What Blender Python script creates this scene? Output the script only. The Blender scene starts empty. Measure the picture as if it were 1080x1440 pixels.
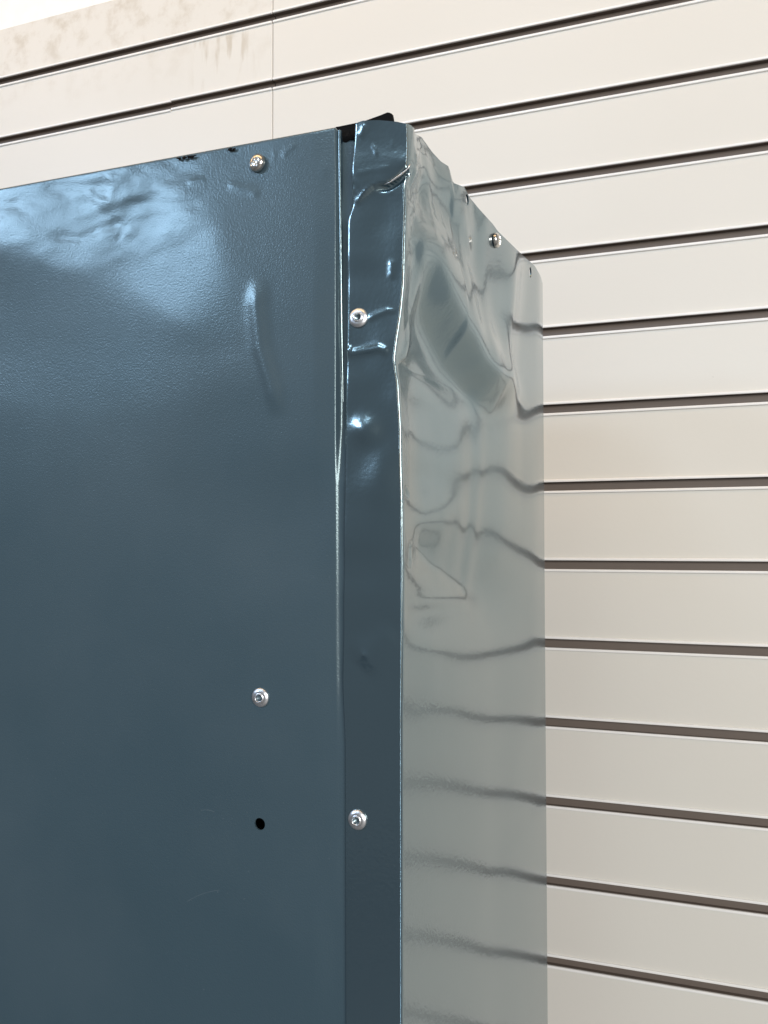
import bpy, bmesh, math, random
import numpy as np
from mathutils import Vector, Matrix, Euler

S = bpy.context.scene
C = S.collection
random.seed(4)
rng = np.random.default_rng(7)

# ------------------------------------------------------------------ camera
FPX = 1296.0
CAM = np.array([0.0, -0.8829, 1.5])
YAW, PIT, ROL = 0.37719, 0.03203, -0.00137
Mc = Euler((0, 0, YAW)).to_matrix() @ Euler((math.pi / 2 + PIT, 0, 0)).to_matrix() @ Euler((0, 0, ROL)).to_matrix()
cd = bpy.data.cameras.new('camera'); cam = bpy.data.objects.new('camera', cd); C.objects.link(cam)
cam.matrix_world = Matrix.Translation(Vector(CAM)) @ Mc.to_4x4()
cd.sensor_fit = 'VERTICAL'; cd.sensor_height = 36.0; cd.lens = FPX / 1440 * 36.0
cd.clip_start = 0.02; cd.clip_end = 100
S.camera = cam
Rm = np.array(Mc)

# ------------------------------------------------------------------ light
w = bpy.data.worlds.new('World'); S.world = w; w.use_nodes = True
bg = w.node_tree.nodes['Background']; bg.inputs[0].default_value = (1.0, 1.0, 1.0, 1); bg.inputs[1].default_value = 0.16
S.view_settings.view_transform = 'Standard'; S.view_settings.look = 'None'
S.view_settings.exposure = 0.0; S.view_settings.gamma = 1.0; S.view_settings.use_curve_mapping = False

def area(name, loc, target, sx, sy, power, col):
    l = bpy.data.lights.new(name, 'AREA'); l.shape = 'RECTANGLE'; l.size = sx; l.size_y = sy
    l.energy = power; l.color = col
    o = bpy.data.objects.new(name, l); C.objects.link(o); o.location = loc
    d = Vector(target) - Vector(loc)
    o.rotation_euler = d.to_track_quat('-Z', 'Y').to_euler()
    return o
# cool ceiling panel behind and left of the viewer, warm tube row near the wall top
PANEL = np.array((-2.36, -2.41, 2.73))
area('ceiling_panel_light', tuple(PANEL), (-0.35, -0.47, 1.65), 1.0, 0.5, 31, (0.56, 0.74, 1.0))
area('crease_highlight_lamp', (-0.82, -2.08, 2.95), (-0.17, -0.47, 1.6), 0.44, 0.2, 5.5, (0.62, 0.80, 1.0))  # added small cool lamp, puts highlights on the flange creases
area('ceiling_tube_light', (-0.75, -0.75, 2.62), (-0.55, 0.0, 1.7), 2.2, 0.25, 6.0, (1.0, 0.66, 0.34))
area('room_light', (2.5, -3.7, 2.2), (0.0, 0.0, 1.2), 2.4, 1.2, 178, (1.0, 0.985, 0.965))

# ------------------------------------------------------------------ plane <-> template coordinates
def ray(u, v):
    u = np.asarray(u, float); v = np.asarray(v, float)
    d = np.stack([(u - 540) / FPX, (720 - v) / FPX, -np.ones_like(u + v)], -1)
    return d @ Rm.T
def on_y(u, v, y):
    d = ray(u, v); t = (y - CAM[1]) / d[..., 1]
    return CAM + d * t[..., None]
def on_x(u, v, x):
    d = ray(u, v); t = (x - CAM[0]) / d[..., 0]
    return CAM + d * t[..., None]
def uv_of(P):
    q = (P - CAM) @ Rm
    return 540 + FPX * q[..., 0] / -q[..., 2], 720 - FPX * q[..., 1] / -q[..., 2]

YF = CAM[1] + 0.409                      # plane of the cabinet's front
XS = float(on_y(567.5, 1300, YF)[0])     # plane of its right side
YB = float(on_x(768.5, 1200, XS)[1])     # its back edge
ZC = CAM[2]
SLOT_P = 0.075
def slot_z(k): return ZC + 0.0526 - (np.asarray(k, float) - 8) * SLOT_P
ZTOP = float(on_y(300, 212.5, YF)[2])
XL, ZB = -0.70, 0.0
print('YF', YF, 'XS', XS, 'YB', YB, 'ZTOP', ZTOP)

# ------------------------------------------------------------------ helpers
def tag(o, label=None, cat=None, group=None, kind=None):
    for k, val in (('label', label), ('category', cat), ('group', group), ('kind', kind)):
        if val: o[k] = val
    return o
def empty(name, loc):
    o = bpy.data.objects.new(name, None); C.objects.link(o); o.location = loc; o.empty_display_size = 0.05
    return o
def link(name, me, mat, parent=None):
    o = bpy.data.objects.new(name, me); C.objects.link(o)
    if mat: me.materials.append(mat)
    if parent:
        o.parent = parent
        o.matrix_parent_inverse = Matrix.Translation(parent.location).inverted()
    return o
def bm_obj(name, bm, mat, parent=None, smooth=False, sharp=None):
    me = bpy.data.meshes.new(name); bm.normal_update(); bm.to_mesh(me); bm.free()
    if smooth:
        me.polygons.foreach_set('use_smooth', [True] * len(me.polygons))
        if sharp: me.set_sharp_from_angle(angle=math.radians(sharp))
    return link(name, me, mat, parent)
def sheet(name, P, t, mat, parent, flip=False, kill=None, inner=None):
    """thin sheet from a grid of points P[i,j]; thickness t away from the face normal; kill = faces cut out"""
    n, m = P.shape[:2]
    gu = np.gradient(P, axis=0); gv = np.gradient(P, axis=1)
    N = np.cross(gu, gv); N /= np.linalg.norm(N, axis=-1, keepdims=True) + 1e-12
    if flip: N = -N
    idx = np.arange(n * m).reshape(n, m)
    q = np.stack([idx[:-1, :-1], idx[1:, :-1], idx[1:, 1:], idx[:-1, 1:]], -1).reshape(-1, 4)
    if flip: q = q[:, ::-1]
    if kill is not None: q = q[~kill.reshape(-1)]
    V = P.reshape(-1, 3); Bk = V - t * N.reshape(-1, 3)
    e = np.concatenate([q[:, [0, 1]], q[:, [1, 2]], q[:, [2, 3]], q[:, [3, 0]]])
    key = np.sort(e, 1); code = key[:, 0].astype(np.int64) * (n * m) + key[:, 1]
    _, inv, cnt = np.unique(code, return_inverse=True, return_counts=True)
    be = e[cnt[inv] == 1]
    k = len(V); nb = len(be)
    rim_v = np.concatenate([V[be[:, 0]], V[be[:, 1]], Bk[be[:, 1]], Bk[be[:, 0]]])
    verts = np.concatenate([V, Bk, rim_v])
    o0 = 2 * k
    rim = np.stack([o0 + nb + np.arange(nb), o0 + np.arange(nb), o0 + 3 * nb + np.arange(nb), o0 + 2 * nb + np.arange(nb)], 1)
    faces = np.concatenate([q, q[:, ::-1] + k, rim])
    me = bpy.data.meshes.new(name)
    me.vertices.add(len(verts)); me.vertices.foreach_set('co', verts.astype(np.float32).ravel())
    me.loops.add(faces.size); me.loops.foreach_set('vertex_index', faces.astype(np.int32).ravel())
    me.polygons.add(len(faces))
    me.polygons.foreach_set('loop_start', np.arange(len(faces), dtype=np.int32) * 4)
    me.polygons.foreach_set('use_smooth', np.ones(len(faces), bool))
    me.update(calc_edges=True); me.validate()
    return link(name, me, mat, parent)
def box(bm, x0, x1, y0, y1, z0, z1, bevel=0):
    r = bmesh.ops.create_cube(bm, size=1.0)
    for vv in r['verts']:
        vv.co = Vector((x0 + (vv.co.x + .5) * (x1 - x0), y0 + (vv.co.y + .5) * (y1 - y0), z0 + (vv.co.z + .5) * (z1 - z0)))
    if bevel:
        es = list({e for vv in r['verts'] for e in vv.link_edges})
        bmesh.ops.bevel(bm, geom=es, offset=bevel, segments=2, profile=.5, affect='EDGES')
def lathe_bm(prof, n=40):
    bm = bmesh.new(); rings = []
    for r, h in prof:
        if r < 1e-7: rings.append([bm.verts.new((0, 0, h))])
        else: rings.append([bm.verts.new((r * math.cos(2 * math.pi * i / n), r * math.sin(2 * math.pi * i / n), h)) for i in range(n)])
    for a, b in zip(rings, rings[1:]):
        for i in range(n):
            j = (i + 1) % n
            if len(a) == 1 and len(b) == 1: continue
            if len(a) == 1: bm.faces.new((a[0], b[i], b[j]))
            elif len(b) == 1: bm.faces.new((a[i], a[j], b[0]))
            else: bm.faces.new((a[i], a[j], b[j], b[i]))
    bmesh.ops.recalc_face_normals(bm, faces=bm.faces)
    return bm
def ss(a, b, x):
    t = np.clip((x - a) / (b - a), 0, 1); return t * t * (3 - 2 * t)
def tps(pts, vals, U, V, su=1.0, lam=1e-3):
    """smooth surface through scattered values"""
    p = np.array(pts, float) / 100.0; p[:, 0] *= su
    vals = np.asarray(vals, float)
    def ker(d): return np.sqrt(d * d + 0.0025)
    D = ker(np.linalg.norm(p[:, None] - p[None], axis=-1))
    n = len(p)
    A = np.zeros((n + 1, n + 1)); A[:n, :n] = D - lam * np.eye(n); A[:n, n] = 1; A[n, :n] = 1
    c = np.linalg.solve(A, np.append(vals, 0))
    sh = np.broadcast(U, V).shape
    u = np.broadcast_to(U, sh).ravel() / 100.0 * su; v = np.broadcast_to(V, sh).ravel() / 100.0
    out = np.full(u.shape, c[n])
    for i in range(n):
        out += c[i] * ker(np.hypot(u - p[i, 0], v - p[i, 1]))
    return out.reshape(sh)
def seg_dist(U, V, pts):
    """distance to a polyline and the running fraction along it"""
    best = np.full(np.broadcast(U, V).shape, 1e9); frac = np.zeros_like(best); side = np.zeros_like(best)
    L = [0]
    for a, b in zip(pts, pts[1:]): L.append(L[-1] + math.hypot(b[0] - a[0], b[1] - a[1]))
    for i, (a, b) in enumerate(zip(pts, pts[1:])):
        dx, dy = b[0] - a[0], b[1] - a[1]; l2 = dx * dx + dy * dy
        t = np.clip(((U - a[0]) * dx + (V - a[1]) * dy) / l2, 0, 1)
        d = np.hypot(U - a[0] - t * dx, V - a[1] - t * dy)
        m = d < best
        best = np.where(m, d, best); frac = np.where(m, (L[i] + t * math.sqrt(l2)) / L[-1], frac)
        side = np.where(m, np.sign((U - a[0]) * dy - (V - a[1]) * dx), side)
    return best, frac, side
def ridge(U, V, pts, wd, amp, ends=0.25):
    d, f, _ = seg_dist(U, V, pts)
    e = ss(0, ends, f) * ss(0, ends, 1 - f) if ends else 1
    return amp * np.exp(-(d / wd) ** 2) * e
def smooth(a, s=6):
    k = np.exp(-np.linspace(-2, 2, 2 * s + 1) ** 2); k /= k.sum()
    return np.convolve(np.pad(a, s, mode='edge'), k, 'valid')
def noise2(U, V, scale, seed):
    """smooth value noise"""
    r = np.random.default_rng(seed); G = r.uniform(-1, 1, (256, 256))
    x = U / scale + 50; y = V / scale + 50
    xi = np.floor(x).astype(int); yi = np.floor(y).astype(int); fx = x - xi; fy = y - yi
    fx = fx * fx * fx * (fx * (fx * 6 - 15) + 10); fy = fy * fy * fy * (fy * (fy * 6 - 15) + 10)
    g = lambda a, b: G[a % 256, b % 256]
    return (g(xi, yi) * (1 - fx) + g(xi + 1, yi) * fx) * (1 - fy) + (g(xi, yi + 1) * (1 - fx) + g(xi + 1, yi + 1) * fx) * fy

# ------------------------------------------------------------------ materials
def mat(name):
    m = bpy.data.materials.new(name); m.use_nodes = True
    nt = m.node_tree; return m, nt, nt.nodes['Principled BSDF']
def N(nt, t, **kw):
    n = nt.nodes.new(t)
    for k, v in kw.items(): setattr(n, k, v)
    return n
def paint(name, base, rough, ior, peel, peel_scale, coat, coat_rough, marks=None):
    m, nt, b = mat(name); L = nt.links
    tc = N(nt, 'ShaderNodeTexCoord')
    n1 = N(nt, 'ShaderNodeTexNoise'); n1.inputs['Scale'].default_value = peel_scale; n1.inputs['Detail'].default_value = 1.5
    L.new(tc.outputs['Object'], n1.inputs['Vector'])
    bp = N(nt, 'ShaderNodeBump'); bp.inputs['Strength'].default_value = 1.0; bp.inputs['Distance'].default_value = peel
    L.new(n1.outputs['Fac'], bp.inputs['Height']); L.new(bp.outputs['Normal'], b.inputs['Normal'])
    n2 = N(nt, 'ShaderNodeTexNoise'); n2.inputs['Scale'].default_value = 22; n2.inputs['Detail'].default_value = 5
    L.new(tc.outputs['Object'], n2.inputs['Vector'])
    mr = N(nt, 'ShaderNodeMapRange'); mr.inputs[1].default_value = .3; mr.inputs[2].default_value = .7
    mr.inputs[3].default_value = rough * .93; mr.inputs[4].default_value = rough * 1.07
    L.new(n2.outputs['Fac'], mr.inputs[0]); L.new(mr.outputs[0], b.inputs['Roughness'])
    b.inputs['Base Color'].default_value = (*base, 1); b.inputs['IOR'].default_value = ior; b.inputs['Specular Tint'].default_value = (0.76, 0.98, 1.0, 1)
    b.inputs['Coat Weight'].default_value = coat; b.inputs['Coat Roughness'].default_value = coat_rough; L.new(bp.outputs['Normal'], b.inputs['Coat Normal'])
    if marks:
        # faint dust and a few hairline scuffs, fixed on the sheet (object space = metres from the cabinet's base)
        out = None
        base_c = b.inputs['Base Color']
        sx = N(nt, 'ShaderNodeSeparateXYZ'); L.new(tc.outputs['Object'], sx.inputs[0])
        def mth(op, x, y=None):
            k = N(nt, 'ShaderNodeMath', operation=op)
            for i_, q in enumerate((x, y)):
                if q is None: continue
                if isinstance(q, (int, float)): k.inputs[i_].default_value = q
                else: L.new(q, k.inputs[i_])
            return k.outputs[0]
        acc = None
        for cx, cz, r, x0_, x1_, wd, st in marks:
            dx_ = mth('SUBTRACT', sx.outputs[0], cx); dz_ = mth('SUBTRACT', sx.outputs[2], cz)
            rr = mth('SQRT', mth('ADD', mth('MULTIPLY', dx_, dx_), mth('MULTIPLY', dz_, dz_)))
            dd = mth('ABSOLUTE', mth('SUBTRACT', rr, r))
            line = mth('MULTIPLY', mth('LESS_THAN', dd, wd), mth('GREATER_THAN', dz_, 0.0))
            line = mth('MULTIPLY', line, mth('MULTIPLY', mth('GREATER_THAN', sx.outputs[0], x0_), mth('LESS_THAN', sx.outputs[0], x1_)))
            line = mth('MULTIPLY', line, st)
            acc = line if acc is None else mth('MAXIMUM', acc, line)
        br = N(nt, 'ShaderNodeTexNoise'); br.inputs['Scale'].default_value = 300; L.new(tc.outputs['Object'], br.inputs['Vector'])
        acc = mth('MULTIPLY', acc, br.outputs['Fac'])
        du = N(nt, 'ShaderNodeTexNoise'); du.inputs['Scale'].default_value = 700; du.inputs['Detail'].default_value = 1
        L.new(tc.outputs['Object'], du.inputs['Vector'])
        dm = N(nt, 'ShaderNodeMapRange'); dm.inputs[1].default_value = .77; dm.inputs[2].default_value = .84; dm.inputs[4].default_value = .09
        L.new(du.outputs['Fac'], dm.inputs[0])
        acc = mth('MAXIMUM', acc, dm.outputs[0])
        sm = N(nt, 'ShaderNodeTexNoise'); sm.inputs['Scale'].default_value = 9; sm.inputs['Detail'].default_value = 4
        L.new(tc.outputs['Object'], sm.inputs['Vector'])
        hz_ = N(nt, 'ShaderNodeMapRange'); hz_.inputs[1].default_value = .4; hz_.inputs[2].default_value = .75; hz_.inputs[4].default_value = .035
        L.new(sm.outputs['Fac'], hz_.inputs[0]); acc = mth('MAXIMUM', acc, hz_.outputs[0])
        mx = N(nt, 'ShaderNodeMix', data_type='RGBA'); L.new(acc, mx.inputs['Factor'])
        mx.inputs['A'].default_value = (*base, 1); mx.inputs['B'].default_value = (.42, .45, .47, 1)
        L.new(mx.outputs['Result'], base_c)
    return m
def scuff(u0, v0, u1, v1, sag, wd, st):
    p, q = on_y(u0, v0, YF), on_y(u1, v1, YF)
    mx_, mz_ = (p[0] + q[0]) / 2, (p[2] + q[2]) / 2; hl = math.hypot(q[0] - p[0], q[2] - p[2]) / 2
    r = (hl * hl + sag * sag) / (2 * sag); ax = (q[2] - p[2]) / (2 * hl); az = -(q[0] - p[0]) / (2 * hl)
    if az > 0: ax, az = -ax, -az
    return (mx_ + ax * (r - sag), mz_ + az * (r - sag), r, min(p[0], q[0]), max(p[0], q[0]), wd, st)
SCUFFS = [scuff(263, 1268, 308, 1252, .0010, .00014, .13), scuff(282, 1140, 301, 1142, .0006, .00013, .2)]
BLUE = (0.013, 0.031, 0.048)
M_front = paint('textured_blue_paint', (0.036, 0.065, 0.084), 0.24, 1.65, 0.000080, 1150, 0.45, 0.52, SCUFFS)
M_side = paint('gloss_blue_paint', BLUE, 0.21, 2.9, 0.00006, 520, 0.75, 0.11)
def metal(name, col, rough, met=1.0):
    m, nt, b = mat(name); L = nt.links
    b.inputs['Base Color'].default_value = (*col, 1); b.inputs['Metallic'].default_value = met
    tc = N(nt, 'ShaderNodeTexCoord'); n = N(nt, 'ShaderNodeTexNoise'); n.inputs['Scale'].default_value = 900; n.inputs['Detail'].default_value = 3
    L.new(tc.outputs['Object'], n.inputs['Vector'])
    mr = N(nt, 'ShaderNodeMapRange'); mr.inputs[3].default_value = rough * .7; mr.inputs[4].default_value = rough * 1.4
    L.new(n.outputs['Fac'], mr.inputs[0]); L.new(mr.outputs[0], b.inputs['Roughness'])
    return m
M_alu = metal('rivet_aluminium', (0.80, 0.81, 0.83), 0.32)
M_steel = metal('screw_steel', (0.72, 0.69, 0.64), 0.22)
M_dark = metal('mandrel_steel', (0.10, 0.10, 0.11), 0.45)
M_torn = metal('bare_torn_metal', (0.78, 0.76, 0.74), 0.3)
def plain(name, col, rough, ior=1.5):
    m, nt, b = mat(name); L = nt.links
    tc = N(nt, 'ShaderNodeTexCoord'); n = N(nt, 'ShaderNodeTexNoise'); n.inputs['Scale'].default_value = 60; n.inputs['Detail'].default_value = 6
    L.new(tc.outputs['Object'], n.inputs['Vector'])
    mr = N(nt, 'ShaderNodeMix', data_type='RGBA'); L.new(n.outputs['Fac'], mr.inputs['Factor'])
    mr.inputs['A'].default_value = (*[c * .92 for c in col], 1); mr.inputs['B'].default_value = (*[min(1, c * 1.06) for c in col], 1)
    L.new(mr.outputs['Result'], b.inputs['Base Color'])
    b.inputs['Roughness'].default_value = rough; b.inputs['IOR'].default_value = ior
    return m
M_black = plain('black_rubber', (0.004, 0.004, 0.0045), 0.9, 1.25)
M_inside = plain('bare_inside', (0.05, 0.06, 0.07), 0.6)
M_lip = plain('insert_lip_white', (0.88, 0.87, 0.85), 0.25)
M_groove = plain('insert_groove', (0.150, 0.120, 0.100), 0.5)
M_wall = plain('white_wall_paint', (0.86, 0.86, 0.85), 0.8)
M_floor = plain('grey_floor', (0.20, 0.19, 0.18), 0.6)
M_edge = plain('raw_board_edge', (0.45, 0.36, 0.26), 0.8)

def board_mat(name, dirt):
    m, nt, b = mat(name); L = nt.links
    tc = N(nt, 'ShaderNodeTexCoord'); geo = N(nt, 'ShaderNodeNewGeometry')
    n1 = N(nt, 'ShaderNodeTexNoise'); n1.inputs['Scale'].default_value = 5; n1.inputs['Detail'].default_value = 6
    L.new(geo.outputs['Position'], n1.inputs['Vector'])
    mx = N(nt, 'ShaderNodeMix', data_type='RGBA')
    mx.inputs['A'].default_value = (0.668, 0.645, 0.592, 1); mx.inputs['B'].default_value = (0.715, 0.695, 0.645, 1)
    L.new(n1.outputs['Fac'], mx.inputs['Factor'])
    out = mx.outputs['Result']
    def over(fac, col, last):
        k = N(nt, 'ShaderNodeMix', data_type='RGBA'); L.new(fac, k.inputs['Factor']); L.new(last, k.inputs['A'])
        k.inputs['B'].default_value = (*col, 1); return k.outputs['Result']
    def ramp(x, a, c):
        r = N(nt, 'ShaderNodeMapRange'); r.interpolation_type = 'SMOOTHSTEP'
        r.inputs[1].default_value = a; r.inputs[2].default_value = c; L.new(x, r.inputs[0]); return r.outputs[0]
    def mul(a, c):
        k = N(nt, 'ShaderNodeMath', operation='MULTIPLY'); L.new(a, k.inputs[0])
        if isinstance(c, float): k.inputs[1].default_value = c
        else: L.new(c, k.inputs[1])
        return k.outputs[0]
    # fine specks
    sp = N(nt, 'ShaderNodeTexNoise'); sp.inputs['Scale'].default_value = 130; sp.inputs['Detail'].default_value = 2
    L.new(geo.outputs['Position'], sp.inputs['Vector'])
    out = over(mul(ramp(sp.outputs['Fac'], .76, .82), 0.45), (0.36, 0.33, 0.30), out)
    if dirt:
        sx = N(nt, 'ShaderNodeSeparateXYZ'); L.new(geo.outputs['Position'], sx.inputs[0])
        g = N(nt, 'ShaderNodeTexNoise'); g.inputs['Scale'].default_value = 34; g.inputs['Detail'].default_value = 8; g.inputs['Roughness'].default_value = .65
        L.new(geo.outputs['Position'], g.inputs['Vector'])
        # grime blotches rising to the top edge of the panel
        zt = ramp(sx.outputs['Z'], dirt['z0'], dirt['z1'])
        out = over(mul(mul(ramp(g.outputs['Fac'], .45, .70), zt), 0.62), (0.47, 0.41, 0.32), out)
        # runs of old water marks: noise stretched downwards, inside one patch
        mp = N(nt, 'ShaderNodeMapping'); mp.inputs['Scale'].default_value = (85, 1, 14)
        L.new(geo.outputs['Position'], mp.inputs['Vector'])
        d = N(nt, 'ShaderNodeTexNoise'); d.inputs['Scale'].default_value = 1; d.inputs['Detail'].default_value = 4
        L.new(mp.outputs[0], d.inputs['Vector'])
        bx = mul(ramp(sx.outputs['X'], dirt['x0'], dirt['x0'] + .02), ramp(sx.outputs['X'], dirt['x1'], dirt['x1'] - .03))
        bz = mul(ramp(sx.outputs['Z'], dirt['s0'], dirt['s0'] + .025), ramp(sx.outputs['Z'], dirt['s1'] + .004, dirt['s1'] - .006))
        out = over(mul(mul(ramp(d.outputs['Fac'], .46, .62), mul(bx, bz)), 0.62), (0.47, 0.41, 0.32), out)
    L.new(out, b.inputs['Base Color'])
    b.inputs['Roughness'].default_value = 0.42
    bp = N(nt, 'ShaderNodeBump'); bp.inputs['Distance'].default_value = 0.0002; bp.inputs['Strength'].default_value = .4
    n3 = N(nt, 'ShaderNodeTexNoise'); n3.inputs['Scale'].default_value = 180
    L.new(geo.outputs['Position'], n3.inputs['Vector']); L.new(n3.outputs['Fac'], bp.inputs['Height']); L.new(bp.outputs['Normal'], b.inputs['Normal'])
    return m

# ------------------------------------------------------------------ the setting
bm = bmesh.new(); box(bm, -4, 0.47, 0.0185, 0.10, 0, 2.8)
tag(bm_obj('wall', bm, M_wall), kind='structure')
bm = bmesh.new(); box(bm, 0.4715, 9.0, 0.0010, 0.10, 0, 2.8)  # unseen grey wall added so the side panel's dents mirror something darker
tag(bm_obj('added_reflection_wall', bm, plain('reflection_grey', (0.40, 0.405, 0.40), 0.7)), kind='structure')
bm = bmesh.new(); box(bm, -4, 3, -4, 0.10, -0.1, 0)
tag(bm_obj('floor', bm, M_floor), kind='structure')

# ------------------------------------------------------------------ slatwall panels
X_SEAM = float(on_y(383.5, 80, 0.0)[0])
Z_PTOP = float(on_y(0, 42, 0.0)[2])
pw0 = on_y(262, 55, 0.0); pw1 = on_y(372, 125, 0.0)
M_clean = board_mat('clean_melamine', None)
M_dirty = board_mat('stained_melamine', dict(z0=float(slot_z(2)), z1=Z_PTOP, x0=float(pw0[0]), x1=float(pw1[0]),
                                            s0=float(slot_z(2)), s1=float(slot_z(1)) - .006))
HALF = 0.0057        # half the mouth of a slot
def slatwall(label, x0, x1, ztop, k0, k1, mboard, joints):
    root = empty('slatwall_panel', ((x0 + x1) / 2, 0.009, 0))
    tag(root, label, 'wall panel', 'slatwall panels behind the cabinet')
    zs = [ztop] + [float(slot_z(k)) for k in range(k0, k1)]
    cache = {}
    for i, k in enumerate(range(k0 - 1, k1)):
        top = ztop if i == 0 else float(slot_z(k)) - HALF
        bot = float(slot_z(k + 1)) + HALF if k + 1 < k1 else 0.001
        h = round(top - bot, 5)
        if h < 0.002: continue
        if h not in cache:
            bm = bmesh.new(); box(bm, x0, x1, 0.0, 0.0180, -h / 2, h / 2, 0.0006)
            me = bpy.data.meshes.new('board'); bm.to_mesh(me); bm.free(); me.materials.append(mboard); cache[h] = me
        o = bpy.data.objects.new('board', cache[h]); C.objects.link(o)
        o.parent = root; o.location = (-(x0 + x1) / 2, -0.009, (top + bot) / 2)
    # metal inserts: a channel behind the mouth with two rounded lips lying on the board edges
    def insert(a, b, dz):
        bm = bmesh.new()
        box(bm, a, b, 0.0125, 0.0135, -HALF - .003, HALF + .003)
        return bm
    meshes = {}
    for k in range(k0, k1):
        spans = joints.get(k, [(x0, x1, 0.0)])
        for a, b, dz in spans:
            key = (a, b)
            if key not in meshes:
                bm = bmesh.new(); box(bm, a + .0002, b - .0002, 0.0065, 0.0075, -HALF + .0004, HALF - .0004)
                box(bm, a + .0002, b - .0002, 0.0012, 0.0064, HALF - .0012, HALF - .0003)
                box(bm, a + .0002, b - .0002, 0.0012, 0.0064, -HALF + .0003, -HALF + .0012)
                me1 = bpy.data.meshes.new('slot_insert'); bm.to_mesh(me1); bm.free(); me1.materials.append(M_groove)
                bm = bmesh.new(); box(bm, a + .0002, b - .0002, -0.0021, 0.0010, HALF - .0016, HALF + .0010, 0.0008)
                box(bm, a + .0002, b - .0002, -0.0021, 0.0010, -HALF - .0010, -HALF + .0016, 0.0008)
                me2 = bpy.data.meshes.new('lip'); bm.to_mesh(me2); bm.free(); me2.materials.append(M_lip)
                meshes[key] = (me1, me2)
            me1, me2 = meshes[key]
            o = bpy.data.objects.new('slot_insert', me1); C.objects.link(o); o.parent = root
            o.location = (-(x0 + x1) / 2, -0.009, float(slot_z(k)) + dz)
            l = bpy.data.objects.new('lip', me2); C.objects.link(l); l.parent = o
    return root
XJ = float(on_y(241, 152, 0.0)[0])
slatwall('stained cream slatwall panel at left with grimy bare top edge and water marks', -2.6, X_SEAM - .0004, Z_PTOP, 1, 28, M_dirty,
         {2: [(-2.6, XJ, -0.0006), (XJ, X_SEAM - .0004, 0.0003)]})
slatwall('clean cream slatwall panel running behind and right of the dented cabinet', X_SEAM + .0004, 0.471, Z_PTOP, 1, 28, M_clean, {})

# ------------------------------------------------------------------ the cabinet
cab = empty('metal_cabinet', ((XL + XS) / 2, (YF + YB) / 2, 0))
tag(cab, 'dented blue-grey sheet metal cabinet with crumpled top right corner', 'cabinet')

# vertical rows shared by every sheet: dense where the photograph looks
def rows(ztop_val, fine=0.0008):
    zlow = float(on_y(300, 1470, YF)[2])
    return np.concatenate([np.linspace(ZB + .02, zlow, 12)[:-1], np.linspace(zlow, ztop_val, int((ztop_val - zlow) / fine))])
def T(v, vs, xs): return np.interp(v, vs, xs)

# --- side panel + corner flange: one bent sheet
# control lines: slot number, and where its mirror image runs over the panel
lines = [
 (5, [(748,361),(733,357),(723,349),(703,357),(690,363),(670,370)]),
 (6, [(764,463),(755,456),(733,464),(713,449),(696,450),(675,456),(660,441)]),
 (7, [(764,574),(752,579),(738,587),(720,593),(707,588),(694,583),(677,578),(660,593),(636,609),(610,615),(588,618)]),
 (8, [(764,681),(755,684),(747,686),(735,683),(723,677),(711,669),(699,663),(684,662),(670,666),(655,671),(643,677),(634,688),(632,699),(625,711),(613,718),(600,728)]),
 (9, [(765,788),(759,779),(742,780),(725,774),(710,767),(685,763),(661,758),(645,750),(630,742),(612,741),(600,744)]),
 (9, [(676,841),(664,844),(657,845),(640,848),(625,850),(605,854),(588,857)]),
 (10,[(765,895),(758,898),(751,903),(740,910),(730,914),(708,920),(686,923),(668,925),(649,926),(628,926),(606,922),(594,917),(584,910),(574,900)]),
 (11,[(768,1012),(745,1011),(718,1011),(690,1010),(666,1008),(650,1004),(634,999),(620,997),(607,995),(596,999),(589,1003),(574,1008)]),
 (12,[(768,1123),(725,1118),(683,1113),(648,1107),(614,1103),(574,1104)]),
 (13,[(769,1237),(718,1228),(666,1219),(614,1211),(574,1205)]),
 (14,[(769,1351),(718,1343),(666,1331),(614,1320),(574,1312)]),
 (9.42,[(603,768),(622,792),(645,806),(668,824)]),
 (8.55,[(601,790),(619,808),(641,822),(660,838)]),
 (8.45,[(700,722),(670,712),(650,715)]),
 (8.30,[(725,722),(680,690)]),
 (8.75,[(722,752),(640,722)]),
 (9.5,[(700,800),(690,830),(735,838)]),
 (9.45,[(690,880),(640,885),(605,890)]),
 (10.5,[(750,960),(680,965),(620,965),(580,960)]),
 (6.5,[(750,520),(720,525)]),
 (7.45,[(750,630),(700,625),(640,645),(600,665)]),
]
cp, ck = [], []
for k, pl in lines:
    for p in pl: cp.append(p); ck.append(k)
keep = [i for i, p in enumerate(cp) if p[0] < 756 or ck[i] > 10.5]
cp = np.array(cp, float)[keep]; ck = np.array(ck, float)[keep]
P0 = on_x(cp[:, 0], cp[:, 1], XS); d0 = P0 - CAM
zt = slot_z(ck); gap = -P0[:, 1]
fz = np.zeros(len(cp))
for _ in range(12):
    F = lambda s: P0[:, 2] + gap / d0[:, 1] * (d0[:, 2] + 2 * (d0[:, 0] - s * d0[:, 2]) * s / (1 + s * s)) - zt
    g = (F(fz + 1e-5) - F(fz)) / 1e-5; fz = np.clip(fz - F(fz) / g, -.6, .6)
print('side slopes', fz.min(), fz.max())
anch = [(570, 1420), (670, 1420), (768, 1420), (570, 1260), (768, 1290), (768, 1180), (640, 150), (760, 330), (590, 240), (620, 320), (600, 420), (600, 520), (640, 480)] + [(768, v) for v in range(420, 1180, 40)]
cp2 = np.concatenate([cp, anch]); fz2 = np.concatenate([fz, np.zeros(len(anch))])

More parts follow.
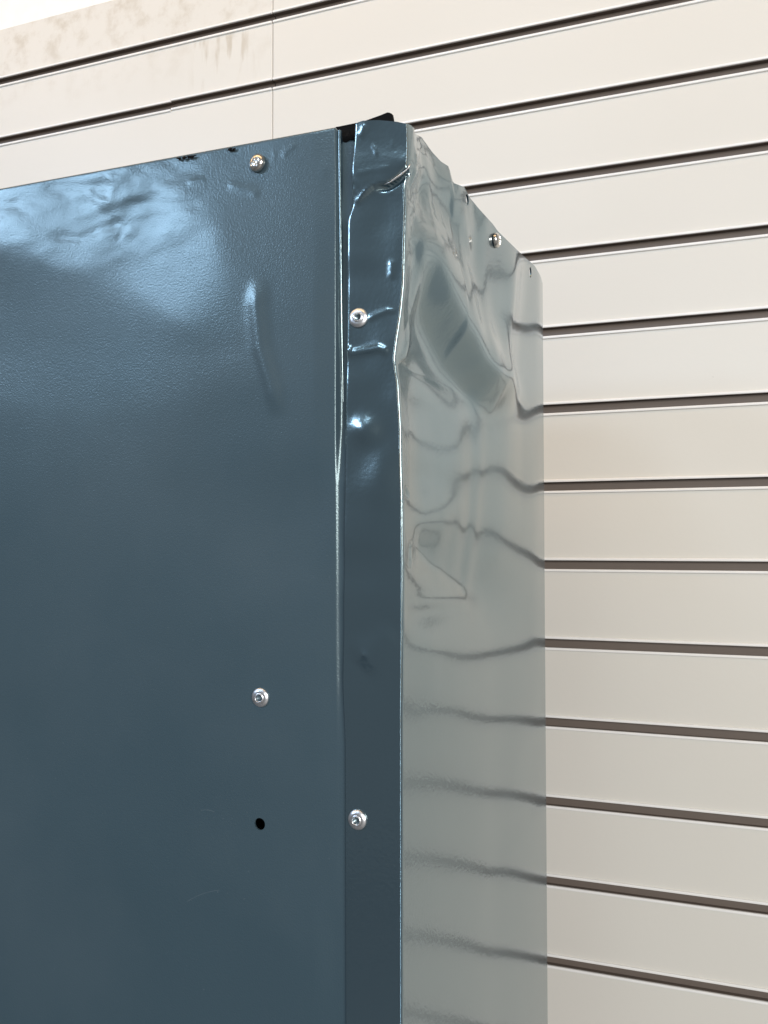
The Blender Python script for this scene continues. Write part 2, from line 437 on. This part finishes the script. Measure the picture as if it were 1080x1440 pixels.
R = 0.0007
zt_pts_u = [576, 582, 593, 607, 620, 631, 637, 653, 660, 673, 693, 700, 733, 752, 760, 764, 769]
zt_pts_v = [180, 187, 193, 213, 227, 234, 257, 263, 277, 293, 315, 325, 357, 374, 388, 402, 470]
Ys = np.concatenate([[YF + R], np.linspace(YF + R, YB, 250)[1:]])
uu = np.array(zt_pts_u, float); vv_ = np.array(zt_pts_v, float)
pt = on_x(uu, vv_, XS)
pt = np.concatenate([on_y(580.5, 179, YF)[None], pt[1:]])
z_of_y = np.interp(Ys, pt[:, 1], pt[:, 2])
zrows0 = rows(float(pt[0, 2]), 0.0009)
tt = (zrows0 - zrows0[0]) / (zrows0[-1] - zrows0[0])
# rows follow the top outline only in the upper part
zlow_keep = float(on_x(700, 560, XS)[2])
Zg = np.empty((len(zrows0), len(Ys)))
for j, zt_ in enumerate(z_of_y):
    hi = zrows0 > zlow_keep
    Zg[:, j] = zrows0
    Zg[hi, j] = zlow_keep + (zrows0[hi] - zlow_keep) * (zt_ - zlow_keep) / (zrows0[-1] - zlow_keep)
Yg = np.broadcast_to(Ys, Zg.shape).copy()
Pg = np.stack([np.full_like(Zg, XS), Yg, Zg], -1)
U, V = uv_of(Pg)
slope = tps(cp2, fz2, U, V, su=1.35, lam=8e-3)
slope *= ss(1440, 1330, V) + 0.0 * V
slope = slope * ss(220, 360, V)
slope = np.apply_along_axis(smooth, 0, slope, 7); slope = np.apply_along_axis(smooth, 1, slope, 5)
f = np.zeros_like(slope)
dz = np.diff(Zg, axis=0)
f[1:] = np.cumsum((slope[1:] + slope[:-1]) / 2 * dz, axis=0)
print('drift', np.round(f[-1, ::25], 4), np.round(f[len(f) // 2, ::25], 4))
# the big diagonal valley down from the corner: its far flank turns towards the viewer
uc = np.interp(V, [200, 330, 430, 530, 560], [572, 581, 609, 655, 668])
wv = ss(270, 370, V) * ss(585, 525, V)
q = (U - uc)
f += wv * np.interp(V, [330, 430, 530], [.0096, .0112, .0135]) * (ss(-12, 13, q) - 0.97 * ss(15, 74, q)) - wv * 0.0035 * np.exp(-((q + 24) / 16) ** 2)
# crease from the screw down to the end of the valley, and the pinched end itself
f += ridge(U, V, [(697, 335), (697, 430), (693, 505), (680, 535)], 8, 0.0016, .15)
f += ridge(U, V, [(646, 505), (662, 524), (678, 530), (694, 512)], 6, 0.0018, .2)
f += ridge(U, V, [(678, 538), (679, 585)], 4, 0.0009, .3)
f += ridge(U, V, [(655, 540), (652, 565)], 7, -0.0010, .3)
# rim along the corner, pinched in places
rim = 0.0022 * np.exp(-((U - 567) / 13.0)) * ss(470, 540, V) * ss(960, 820, V)
f += rim * (1 + .35 * np.sin(V / 17.0))
f += ridge(U, V, [(571, 684), (578, 700)], 3, -0.0012, .2) + ridge(U, V, [(574, 800), (581, 788), (583, 760)], 3, -0.0011, .2)
f += ridge(U, V, [(584, 330), (588, 430), (578, 500), (563, 512)], 5, 0.0018, .1)
# the bright pocket beside the rim
uc2 = np.interp(V, [745, 774, 796, 810, 832], [598, 603, 620, 644, 668])
pk = .0032 * ss(735, 772, V) * ss(862, 838, V) * np.clip((uc2 - U) / (uc2 - 583), 0, 1)
f += np.apply_along_axis(smooth, 0, np.apply_along_axis(smooth, 1, pk, 4), 6)
# crumpled top
mk = ss(400, 250, V) * ss(700, 640, U)
f += mk * (0.0020 * noise2(U * 1.6, V, 42, 3) + 0.0005 * noise2(U * 1.8 + V * .5, V, 23, 5) + 0.0005 * noise2(U * 2, V, 11, 9))
f += ridge(U, V, [(596, 215), (606, 260), (600, 320)], 7, 0.0016) + ridge(U, V, [(632, 236), (640, 300), (655, 360)], 6, 0.0018) + ridge(U, V, [(655, 265), (660, 320)], 5, -0.0014)
f += 0.0005 * noise2(U, V, 60, 12) * ss(1200, 700, V)
# sheet steel resists tight bends: ease the relief
fs = np.apply_along_axis(smooth, 0, np.apply_along_axis(smooth, 1, f, 6), 14)
f = f + (fs - f) * ss(640, 560, V) * ss(572, 590, U)
# outline of the bent corner edge
cv = [178, 200, 230, 240, 262, 300, 400, 440, 480, 505, 540, 600, 700, 800, 900, 1000, 1440, 1500]
cu = [580.5, 580.5, 580, 578, 571.5, 572.5, 570, 566, 560, 557, 562, 565.5, 568, 569, 568.5, 567.5, 567.5, 567.5]
vf = uv_of(np.stack([np.full_like(zrows0, XS), np.full_like(zrows0, YF), zrows0], -1))[1]
ucor = smooth(np.interp(vf, cv, cu), 4)
xcor = on_y(ucor, vf, YF)[:, 0]
fall = np.exp(-((Ys - Ys[0]) / 0.050) ** 1.3)
f = f + (xcor - XS - f[:, 0])[:, None] * fall[None, :]
f -= f[:, -1:] * ss(YB - .24, YB - .01, Ys)[None]
Pg[..., 0] = XS + f
# the cut top edge keeps its outline however the sheet below it is pushed about
ut, vt_ = uv_of(Pg[-1])
zt_new = on_x(ut, np.interp(ut, zt_pts_u, zt_pts_v), Pg[-1, :, 0])[:, 2]
zt_new[ut < 583] = z_of_y[ut < 583]
zt_new = smooth(zt_new, 1)
hi = zrows0 > zlow_keep
Pg[hi, :, 2] = zlow_keep + (Pg[hi, :, 2] - zlow_keep) * ((zt_new - zlow_keep) / (z_of_y - zlow_keep))[None]
Zg = Pg[..., 2]
# round corner joining the flange
na = 9
arcP = []
yfl = YF - 0.0018
for a in np.linspace(0, math.pi / 2, na)[:-1]:
    # a = 0 on the flange, 90 deg on the side
    p = np.stack([xcor - R + R * np.sin(a), np.full_like(xcor, yfl + R - R * np.cos(a)), Zg[:, 0]], -1)
    arcP.append(p)
# flange face in template coordinates
NF = 46
lv = [170, 180, 230, 285, 300, 400, 480, 700, 900, 960, 1050, 1440, 1500]
lu = [505, 504.5, 499, 496.5, 489, 488, 487, 485, 484, 482.5, 486, 487, 487]
uleft = smooth(np.interp(vf, lv, lu), 5)
xleft = on_y(uleft, vf, yfl)[:, 0]
s = np.concatenate([[0, .004, .010, .018, .03], np.linspace(.05, 1, NF)])
Xf = xleft[:, None] + (xcor - R - xleft)[:, None] * s[None]
# top outline of the flange: rounded left shoulder
zc = Zg[:, 0]
ztop_px = np.interp(np.interp(s, [0, 1], [504.5, 580]), [504, 508, 516, 540, 565, 580], [183, 178, 175.5, 174, 176, 179])
ztop_f = on_y(np.interp(s, [0, 1], [504.5, 580]), ztop_px, yfl)[:, 2]
zk = float(on_y(540, 300, yfl)[2])
Zf = np.broadcast_to(zc[:, None], Xf.shape).copy()
hi = zc > zk
Zf[hi] = zk + (zc[hi] - zk)[:, None] * ((ztop_f - zk) / (zc[-1] - zk))[None]
Pf = np.stack([Xf, np.full_like(Xf, yfl), Zf], -1)
Uf, Vf = uv_of(Pf)
out = np.zeros_like(Uf)                       # outward, towards the viewer
tear = [(500, 292), (512, 278), (528, 264), (545, 261), (560, 252), (572, 240), (582, 229)]
d, fr, sd = seg_dist(Uf, Vf, tear)
up = np.where(sd > 0, d, -d)                  # above the tear
out += 0.0032 * ss(-1.0, 1.0, up) * (.5 + .5 * ss(490, 600, Uf)) * ss(0, .3, fr) 
out += 0.0022 * np.clip(up, 0, 80) / 60 * ss(.02, .3, fr)
out -= 0.0030 * np.exp(-((up + 3.2) / 2.4) ** 2) * ss(.35, .6, fr)
out += ridge(Uf, Vf, [(498, 288), (506, 283), (520, 272), (536, 262)], 4, 0.00043, .2)
out += ridge(Uf, Vf, [(500, 249), (525, 243), (556, 238)], 3.2, 0.000160, .2)
out += ridge(Uf, Vf, [(526, 207), (532, 214), (533, 224)], 2.6, 0.00022, .2)
out += ridge(Uf, Vf, [(509, 198), (515, 190), (520, 180)], 4.5, 0.00040, .2)
out += ridge(Uf, Vf, [(556, 200), (555, 210)], 2.2, 0.00011, .2) + ridge(Uf, Vf, [(546, 265), (548, 270), (553, 272)], 2.2, 0.00022, .2)
out += ridge(Uf, Vf, [(514, 451), (525, 444), (545, 436), (560, 438)], 3.2, 0.00050, .2)
out += ridge(Uf, Vf, [(487, 486), (494, 496), (510, 493), (532, 489), (548, 495)], 5.0, 0.00085, .1)
out += ridge(Uf, Vf, [(552, 362), (550, 395)], 5, 0.0005, .3)
out -= 0.0006 * np.exp(-(((Uf - 530) / 34) ** 2 + ((Vf - 345) / 46) ** 2))
out -= 0.0010 * np.exp(-(((Uf - 530) / 40) ** 2 + ((Vf - 545) / 32) ** 2))
out += 0.0020 * np.exp(-(((Uf - 515) / 21) ** 2 + ((Vf - 604) / 20) ** 2))
out += 0.0012 * np.exp(-(((Uf - 535) / 30) ** 2 + ((Vf - 680) / 40) ** 2))
out += ridge(Uf, Vf, [(500, 940), (530, 915), (562, 880)], 24, 0.0010, .3)
out += 0.0003 * np.exp(-(((Uf - 514) / 5) ** 2 + ((Vf - 921) / 4) ** 2))
out += 0.0009 * noise2(Uf, Vf, 50, 21) * ss(1000, 800, Vf) + 0.0001 * noise2(Uf, Vf, 24, 22) * ss(330, 240, Vf)
out *= 1 - 0.75 * s[None] ** 6 * ss(225, 262, Vf)
out -= 0.0006 * ss(800, 560, Vf) * np.clip(1 - s[None] / .035, 0, 1) ** 2 * np.ones_like(out)
Pf[..., 1] -= out
# carry the flange relief round the corner
cor = [a.copy() for a in arcP]
for i, a in enumerate(cor): a[:, 1] -= out[:, -1] * (1 - (i / (na - 1))); a[:, 2] = Zf[:, -1] * (1 - i / (na - 1)) + Zg[:, 0] * (i / (na - 1))
side_grid = np.concatenate([np.stack(cor, 1), Pg], 1)

def cut_hole(P, centre, r, a0, a1):
    """faces inside a round hole, with the ring of points pulled onto the circle; a0, a1 = the two axes of the sheet"""
    c = np.asarray(centre); dxy = P[..., [a0, a1]] - c
    cen = (dxy[:-1, :-1] + dxy[1:, :-1] + dxy[1:, 1:] + dxy[:-1, 1:]) / 4
    kill = np.hypot(cen[..., 0], cen[..., 1]) < r
    kv = np.zeros(P.shape[:2], bool); lv_ = np.zeros(P.shape[:2], bool)
    for di in (0, 1):
        for dj in (0, 1):
            kv[di:di + kill.shape[0], dj:dj + kill.shape[1]] |= kill
            lv_[di:di + kill.shape[0], dj:dj + kill.shape[1]] |= ~kill
    ring = kv & lv_
    rr = np.hypot(dxy[..., 0], dxy[..., 1])[ring]
    P[..., a0][ring] = c[0] + dxy[..., 0][ring] / rr * r
    P[..., a1][ring] = c[1] + dxy[..., 1][ring] / rr * r
    return kill
kill = np.zeros((side_grid.shape[0] - 1, side_grid.shape[1] - 1), bool)
for (hu, hv, hr) in ((738, 384, .0038), (647.5, 282, .0030)):
    h = on_x(hu, hv, XS); kill |= cut_hole(side_grid, (h[1], h[2]), hr, 1, 2)
sheet('side_panel', side_grid, 0.0011, M_side, cab, flip=True, kill=kill)
flange_grid = np.concatenate([Pf, cor[0][:, None]], 1)
sheet('corner_flange', flange_grid, 0.0011, M_side, cab, flip=True)

# --- front panel
zr = rows(ZTOP, 0.0008)
u_seam_v = [150, 250, 700, 900, 1000, 1440]; 
xs_fine = np.arange(float(on_y(-25, 700, YF)[0]), float(on_y(466, 700, YF)[0]), 0.0008)
Xp = np.concatenate([np.linspace(XL, xs_fine[0], 14)[:-1], xs_fine])
vfz = uv_of(np.stack([np.full_like(zr, -.2), np.full_like(zr, YF), zr], -1))[1]
useam = np.interp(vfz, u_seam_v, [470, 471, 471, 472, 473, 474])
xseam = on_y(useam, vfz, YF)[:, 0]
xs_end = xs_fine[-1]
e = np.linspace(0, 1, 12)[1:]
Xfull = np.concatenate([np.broadcast_to(Xp, (len(zr), len(Xp))), xs_end + (xseam - xs_end)[:, None] * e[None]], 1)
Zfull = np.broadcast_to(zr[:, None], Xfull.shape).copy()
Pn = np.stack([Xfull, np.full_like(Xfull, YF), Zfull], -1)
Un, Vn = uv_of(Pn)
tilt_pts = [
 (-60,250,1),(0,262,1),(0,285,1),(0,310,.95),(60,262,1),(60,300,1),(110,290,.9),(60,322,.8),(0,336,.35),(0,352,0),(40,350,.15),(0,420,.0),
 (75,352,.5),(110,350,.75),(150,350,.75),(170,300,.85),(200,330,.8),(230,290,.8),(245,310,.75),(200,380,.85),(250,420,.75),(140,375,.4),(230,350,.85),(280,370,.75),
 (290,440,.62),(320,480,.5),(345,500,.45),(350,450,.4),(360,530,.35),(300,510,.45),(330,540,.35),(250,480,.3),(200,435,.35),(100,395,.05),(60,400,0),(150,440,.0),(200,490,.05),(280,560,.1),(50,460,0),(130,500,0),(250,530,.15),(170,395,.45),(350,590,.38),
 (0,500,0),(100,520,.05),(200,580,.08),(300,640,.32),(380,620,.34),(382,540,.0),(376,470,.05),(380,400,.0),(365,380,.15),(340,340,.1),(320,300,.05),(300,330,.45),(265,290,.3),
 (190,262,.0),(230,252,0),(160,255,.5),(280,250,.1),(300,270,.25),(340,255,.15),(400,250,0),(400,320,0),(440,400,0),(440,250,0),(430,210,.1),(460,520,0),(440,620,.05),
 (400,750,.38),(280,750,.3),(100,700,.02),(0,650,.02),(0,800,.04),(200,900,.05),(400,900,.22),(0,1000,-.02),(200,1100,-.03),(400,1100,-.01),(0,1300,-.04),(200,1300,-.03),(400,1300,-.02),(0,1440,-.04),(450,1440,-.02)]
tp = np.array([(a, b) for a, b, c in tilt_pts], float); tv = np.array([c for a, b, c in tilt_pts])
GX = np.linspace(float(on_y(-60, 700, YF)[0]), float(on_y(472, 700, YF)[0]), 150)
GZ = np.linspace(float(on_y(300, 1100, YF)[2]), ZTOP, 220)
QP = np.stack(np.broadcast_arrays(GX[None], YF, GZ[:, None]), -1).astype(float)
Uq, Vq = uv_of(QP)
bq = np.clip(tps(tp, tv, np.clip(Uq, -90, 480), Vq, lam=3e-3), -.05, 1.0)
bq = ss(0.08, 0.85, bq)
dq = QP - CAM; dq /= np.linalg.norm(dq, axis=-1, keepdims=True)
lq = PANEL - QP; lq /= np.linalg.norm(lq, axis=-1, keepdims=True)
hq = lq - dq
GL = np.stack([hq[..., 0] / hq[..., 1], hq[..., 2] / hq[..., 1]], -1)    # sheet slope that mirrors the ceiling panel
gl = np.linalg.norm(GL, axis=-1, keepdims=True)
GD = GL * np.minimum(0, 1 - 0.175 / np.maximum(gl, 1e-4))                  # slope that keeps clear of it
GL = GL * np.minimum(1, 0.17 / gl)
G = bq[..., None] * GL + (1 - bq[..., None]) * GD
# the one sheet whose slopes come nearest to these (Poisson, free edges)
hx, hz = GX[1] - GX[0], GZ[1] - GZ[0]
gx = (G[:, 1:, 0] + G[:, :-1, 0]) / 2; gz = (G[1:, :, 1] + G[:-1, :, 1]) / 2
wq = 1 + 0.9 * ss(.12, .0, bq) * ss(230, 150, Uq) * ss(345, 375, Vq) + 1.5 * ss(.4, .9, bq)
wx = (wq[:, 1:] + wq[:, :-1]) / 2; wz = (wq[1:] + wq[:-1]) / 2
def lap(p):
    o_ = np.zeros_like(p)
    ax_ = wx * (p[:, 1:] - p[:, :-1]) / hx ** 2; az_ = wz * (p[1:] - p[:-1]) / hz ** 2
    o_[:, :-1] -= ax_; o_[:, 1:] += ax_; o_[:-1] -= az_; o_[1:] += az_
    return o_
rhs = np.zeros(G.shape[:2])
rhs[:, :-1] -= wx * gx / hx; rhs[:, 1:] += wx * gx / hx; rhs[:-1] -= wz * gz / hz; rhs[1:] += wz * gz / hz
gq = np.zeros_like(rhs); r_ = rhs - rhs.mean(); p_ = r_.copy(); rs = (r_ * r_).sum()
for _ in range(1500):
    Ap = lap(p_); al = rs / (p_ * Ap).sum(); gq += al * p_; r_ -= al * Ap; rn = (r_ * r_).sum()
    if rn < 1e-10 * (rhs * rhs).sum(): break
    p_ = r_ + rn / rs * p_; rs = rn
gq -= gq[-30:, -12:].mean()
xi = np.clip((Pn[..., 0] - GX[0]) / hx, 0, len(GX) - 1.001); zi = np.clip((Pn[..., 2] - GZ[0]) / hz, 0, len(GZ) - 1.001)
x0_, z0_ = xi.astype(int), zi.astype(int); fx_, fz_ = xi - x0_, zi - z0_
g = (gq[z0_, x0_] * (1 - fx_) + gq[z0_, x0_ + 1] * fx_) * (1 - fz_) + (gq[z0_ + 1, x0_] * (1 - fx_) + gq[z0_ + 1, x0_ + 1] * fx_) * fz_
print('front relief', gq.min(), gq.max())
g *= ss(1400, 1000, Vn)
# wrinkles of the struck zone
mk = ss(400, 300, Vn) * ss(330, 230, Un)
g += mk * 0.24 * (0.0007 * noise2(Un + Vn * .6, Vn * 1.8, 40, 31) + 0.00035 * noise2(Un, Vn * 1.5, 18, 32))
g += ridge(Un, Vn, [(120, 262), (128, 280), (150, 283), (158, 262), (150, 242)], 5.5, 0.000120, .1)
g -= 0.00022 * np.exp(-(((Un - 141) / 12) ** 2 + ((Vn - 261) / 10) ** 2))
g += ridge(Un, Vn, [(60, 332), (110, 335), (140, 322), (176, 312)], 7, -0.00024, .2)
g += ridge(Un, Vn, [(115, 296), (145, 300), (185, 288), (215, 280)], 8, -0.000120, .2)
g += ridge(Un, Vn, [(176, 313), (168, 326), (160, 340)], 5, -0.00013, .2)
g += ridge(Un, Vn, [(262, 258), (276, 254), (290, 252)], 4, 0.00013, .2)
g += ridge(Un, Vn, [(318, 258), (335, 264), (352, 268), (366, 276)], 6, 0.00022, .2)
g += ridge(Un, Vn, [(396, 222), (404, 211), (418, 200)], 4, 0.00015, .2)
g += ridge(Un, Vn, [(382, 228), (386, 220), (384, 208)], 2.5, 0.00007, .2)
g += 0.00025 * np.exp(-(((Un - 459) / 9) ** 2 + ((Vn - 237) / 13) ** 2))
g += ridge(Un, Vn, [(366, 385), (362, 430), (368, 490), (384, 545), (392, 590)], 11, 0.00115, .2)
g += 0.0009 * noise2(Un, Vn, 150, 40)
g *= ss(-300, -80, Un) * ss(476, 440, Un)
Pn[..., 1] -= g
Pn[..., 2] -= g * (Zfull - CAM[2]) / 0.41 * ss(ZTOP - .06, ZTOP, Zfull)
# bend at the seam: the sheet turns back into the joint, then runs on flat under the flange
dep_v = [150, 500, 600, 680, 850, 950, 1000, 1060, 1440]
dep = np.interp(vfz, dep_v, [.0036, .0036, .0034, .0010, .0008, .0009, .0004, .0001, .0000])
extra = []
for t_, back in ((0.12, .05), (0.3, .22), (0.5, .5), (0.75, .8), (1.1, .96), (1.6, 1.0), (3.0, 1.0), (6.0, 1.0), (10, 1.0)):
    x = xseam + (t_ * 0.0022 if t_ > 2 else t_ * 0.0022 * 1.0)
    extra.append(np.stack([x, YF + dep * back, zr - .0026 * min(1, t_) * ss(ZTOP - .05, ZTOP, zr)], -1))
Pn = np.concatenate([Pn, np.stack(extra, 1)], 1)
# rounded top edge
toprows = []
for an in (20, 45, 70, 90):
    a_ = math.radians(an); r_ = 0.0012
    p = Pn[-1].copy(); p[:, 1] += r_ * (1 - math.cos(a_)); p[:, 2] += r_ * math.sin(a_); toprows.append(p)
p = toprows[-1].copy(); p[:, 1] += .006; toprows.append(p)
Pn = np.concatenate([Pn, np.stack(toprows, 0)], 0)
kill = np.zeros((Pn.shape[0] - 1, Pn.shape[1] - 1), bool)
h = on_y(365, 1159, YF); kill |= cut_hole(Pn, (h[0], h[2]), .0030, 0, 2)
sheet('front_panel', Pn, 0.0011, M_front, cab, flip=True, kill=kill)

# narrow inner trim standing in the open joint
u_t = [(476, 480.5, 482.5)]
zs_ = zr[(vfz < 620)]; vs_ = vfz[vfz < 620]
cols = []
for (du, dy) in ((-4.5, .0045), (-4.3, .0018), (-3.6, .0010), (-2.0, .0008), (-.3, .0010), (.2, .0018), (.6, .0060)):
    uc_ = 479.5 + (vs_ - 200) * 0.004 + du * np.interp(vs_, [180, 420, 620], [1, .9, .5])
    q = on_y(uc_, vs_, YF + .0015)
    cols.append(np.stack([q[:, 0], np.full_like(uc_, YF + dy) + np.interp(vs_, [200, 450, 700], [0, .0012, .004]), zs_ - .0005], -1))
sheet('inner_trim', np.stack(cols, 1), 0.0008, M_side, cab, flip=True)

# --- the rest of the box: top, far side, back, bottom
bm = bmesh.new(); box(bm, XL, XS - .004, YF + .008, YB - .03, ZTOP - .0012, ZTOP - .0002)
bm_obj('top_panel', bm, M_side, cab)
bm = bmesh.new(); box(bm, XL, XL + .0011, YF + .0015, YB, ZB + .02, ZTOP - .002)
bm_obj('far_side_panel', bm, M_side, cab)
bm = bmesh.new(); box(bm, XL + .0012, XS - .012, YB - .004, YB - .0028, ZB + .02, float(z_of_y[-1]) - .002)
bm_obj('back_panel', bm, M_inside, cab)
bm = bmesh.new(); box(bm, XL + .0012, XS - .002, YF + .002, YB - .005, ZB, ZB + .019)
bm_obj('base_panel', bm, M_inside, cab)

# --- black seal sticking up behind the corner
n_ = 26
top_u = np.linspace(472, 551, n_)
top_v = np.interp(top_u, [472, 478, 510, 535, 546, 551], [178.5, 177.5, 171, 162, 157.5, 160])
g_ = []
for k_, fz_ in enumerate(np.linspace(0, 1, 9)):
    yy = YF + .007 + .003 * np.linspace(0, 1, n_) + .0015 * math.sin(fz_ * 2.2)
    tp_ = np.stack([on_y(a, b, y)[...] for a, b, y in zip(top_u, top_v, yy)])
    bt_ = np.stack([on_y(a, b, y)[...] for a, b, y in zip(np.linspace(472, 560, n_), np.full(n_, 196.0), yy)])
    g_.append(bt_ * (1 - fz_) + tp_ * fz_)
sheet('rubber_seal', np.stack(g_, 0), 0.0022, M_black, cab, flip=True)
# shards of torn sheet under the seal
for (pu, pv, sc) in ((473, 191, 1.2), (480, 190, 1.5), (488, 193, 1.3), (495, 190, 1.6), (501, 193, 1.0)):
    bm = bmesh.new(); c = on_y(pu, pv, YF + .003)
    ring = []
    for i in range(7):
        an = i * 2 * math.pi / 7; rr_ = sc * .0016 * random.uniform(.5, 1.3)
        ring.append(bm.verts.new((c[0] + rr_ * math.cos(an) * 1.5, c[1] + random.uniform(-.0008, .0008), c[2] + rr_ * math.sin(an))))
    ctr = bm.verts.new((c[0], c[1] - .001, c[2])); bk = bm.verts.new((c[0], c[1] + .001, c[2]))
    for i in range(7):
        bm.faces.new((ring[i], ring[(i + 1) % 7], ctr)); bm.faces.new((ring[(i + 1) % 7], ring[i], bk))
    bm_obj('torn_flake', bm, M_black, cab)

for (pu, pv, sc) in ((252, 222.5, 1.3), (259, 222, 1.6), (267, 220.5, 1.8), (273, 219, 1.0), (324, 210.5, 1.2), (329, 210, .9)):
    bm = bmesh.new(); c = on_y(pu, pv, YF - .0004); ring = []
    for i in range(8):
        an = i * math.pi / 4; rr_ = sc * .0007 * random.uniform(.5, 1.3)
        ring.append(bm.verts.new((c[0] + rr_ * math.cos(an) * 2.0, c[1] + random.uniform(-.0002, .0002), c[2] + rr_ * math.sin(an))))
    ctr = bm.verts.new((c[0], c[1] - .0005, c[2])); bk = bm.verts.new((c[0], c[1] + .0008, c[2]))
    for i in range(8):
        bm.faces.new((ring[i], ring[(i + 1) % 8], ctr)); bm.faces.new((ring[(i + 1) % 8], ring[i], bk))
    bm_obj('torn_flake', bm, M_black, cab)

# bare metal edge of the tear
def tube(name, pts, r, m, parent):
    bm = bmesh.new(); pts = [Vector(p) for p in pts]; rings = []
    for i, p in enumerate(pts):
        t = (pts[min(i + 1, len(pts) - 1)] - pts[max(i - 1, 0)]).normalized()
        a = t.cross(Vector((0, 1, 0.1))).normalized(); b = t.cross(a)
        rr = r * (0.35 + 0.65 * math.sin(math.pi * min(max(i / (len(pts) - 1), .04), .96))) * random.uniform(.75, 1.2)
        rings.append([bm.verts.new(p + rr * (a * math.cos(k * math.pi / 3) + b * math.sin(k * math.pi / 3))) for k in range(6)])
    for A, B in zip(rings, rings[1:]):
        for k in range(6): bm.faces.new((A[k], A[(k + 1) % 6], B[(k + 1) % 6], B[k]))
    bm.faces.new(rings[0]); bm.faces.new(rings[-1][::-1])
    bmesh.ops.recalc_face_normals(bm, faces=bm.faces)
    return bm_obj(name, bm, m, parent, smooth=True)
te = [(541, 259.5), (548, 256.5), (556, 251), (563, 246), (569, 241), (574, 236.5), (577.5, 230)]
tube('torn_edge', [on_y(a, b, YF - .0046) for a, b in te], .00045, M_torn, cab)

# --- fasteners
def surf_y(P, u, v):
    Ux, Vx = uv_of(P); i = np.argmin((Ux - u) ** 2 + (Vx - v) ** 2); return P.reshape(-1, 3)[i]
rp = [(.0017, -.004), (.0017, .0013), (.00180, .0017), (.0020, .0019), (.0023, .0018), (.0025, .0013), (.0026, .00135), (.0036, .0010), (.0044, .0006), (.0047, .0003), (.0048, .0), (.0046, -.0003)]
rbm = lathe_bm(rp); rme = bpy.data.meshes.new('rivet'); rbm.to_mesh(rme); rbm.free(); rme.materials.append(M_alu)
rme.polygons.foreach_set('use_smooth', [True] * len(rme.polygons))
mbm = lathe_bm([(.0017, -.0039), (.0016, -.0022), (.0011, -.0017), (.0004, -.0016), (0, -.0019)], 20)
mme = bpy.data.meshes.new('mandrel'); mbm.to_mesh(mme); mbm.free(); mme.materials.append(M_dark)
mme.polygons.foreach_set('use_smooth', [True] * len(mme.polygons))
inv = Matrix.Translation(cab.location).inverted()
for (ru, rv, grid, tx, tz) in ((504, 447, flange_grid, .06, -.05), (502.5, 1153, flange_grid, -.01, .02), (366, 981, Pn, .02, .03)):
    p = surf_y(grid, ru, rv); c = on_y(ru, rv, float(p[1]) - .0004)
    o = bpy.data.objects.new('rivet', rme); C.objects.link(o); o.parent = cab; o.matrix_parent_inverse = inv
    o.matrix_basis = Matrix.Translation(Vector(c)) @ Euler((math.pi / 2 + tz, tx, tx)).to_matrix().to_4x4() @ Euler((0, 0, random.uniform(0, 6))).to_matrix().to_4x4()
    mo = bpy.data.objects.new('mandrel', mme); C.objects.link(mo); mo.parent = o
def screw_mesh():
    n = 72; R0 = .0046; bm = bmesh.new(); grid = {}
    for i in range(-n // 2, n // 2 + 1):
        for j in range(-n // 2, n // 2 + 1):
            x, y = i / (n / 2), j / (n / 2)
            # square to disc
            X = x * math.sqrt(1 - y * y / 2); Y = y * math.sqrt(1 - x * x / 2)
            r = math.hypot(X, Y)
            h = .0027 * math.sqrt(max(0, 1 - (r * .985) ** 2.6)) ** .9
            ax, ay = abs(X), abs(Y)
            arm = max(min((.62 - ax) / .10, (.125 - ay * (1 + .3 * ax)) / .05), min((.62 - ay) / .10, (.125 - ax * (1 + .3 * ay)) / .05), (.30 - (ax + ay) * .9) / .08)
            k = min(max(arm, 0), 1)
            h -= k * .0020 * (1 - .55 * min(r / .62, 1))
            grid[i, j] = bm.verts.new((X * R0, Y * R0, h))
    for i in range(-n // 2, n // 2):
        for j in range(-n // 2, n // 2):
            bm.faces.new((grid[i, j], grid[i + 1, j], grid[i + 1, j + 1], grid[i, j + 1]))
    be = [e for e in bm.edges if e.is_boundary]
    r = bmesh.ops.extrude_edge_only(bm, edges=be)
    for g0 in r['geom']:
        if isinstance(g0, bmesh.types.BMVert): g0.co.z -= .0012
    bmesh.ops.recalc_face_normals(bm, faces=bm.faces)
    me = bpy.data.meshes.new('screw'); bm.to_mesh(me); bm.free(); me.materials.append(M_steel)
    me.polygons.foreach_set('use_smooth', [True] * len(me.polygons)); me.set_sharp_from_angle(angle=math.radians(50))
    return me
sme = screw_mesh()
p = surf_y(Pn, 362, 229); c = on_y(362, 229.5, float(p[1]) - .0008)
o = bpy.data.objects.new('screw', sme); C.objects.link(o); o.parent = cab; o.matrix_parent_inverse = inv
o.matrix_basis = Matrix.Translation(Vector(c)) @ Euler((math.pi / 2 - .10, 0, -.22)).to_matrix().to_4x4() @ Euler((0, 0, .6)).to_matrix().to_4x4()
p = surf_y(side_grid, 696, 338)
o = bpy.data.objects.new('screw', sme); C.objects.link(o); o.parent = cab; o.matrix_parent_inverse = inv
o.matrix_basis = Matrix.Translation(Vector((p[0] + .0006, p[1], p[2]))) @ Euler((0, math.pi / 2, 0)).to_matrix().to_4x4() @ Euler((0, 0, .1)).to_matrix().to_4x4()
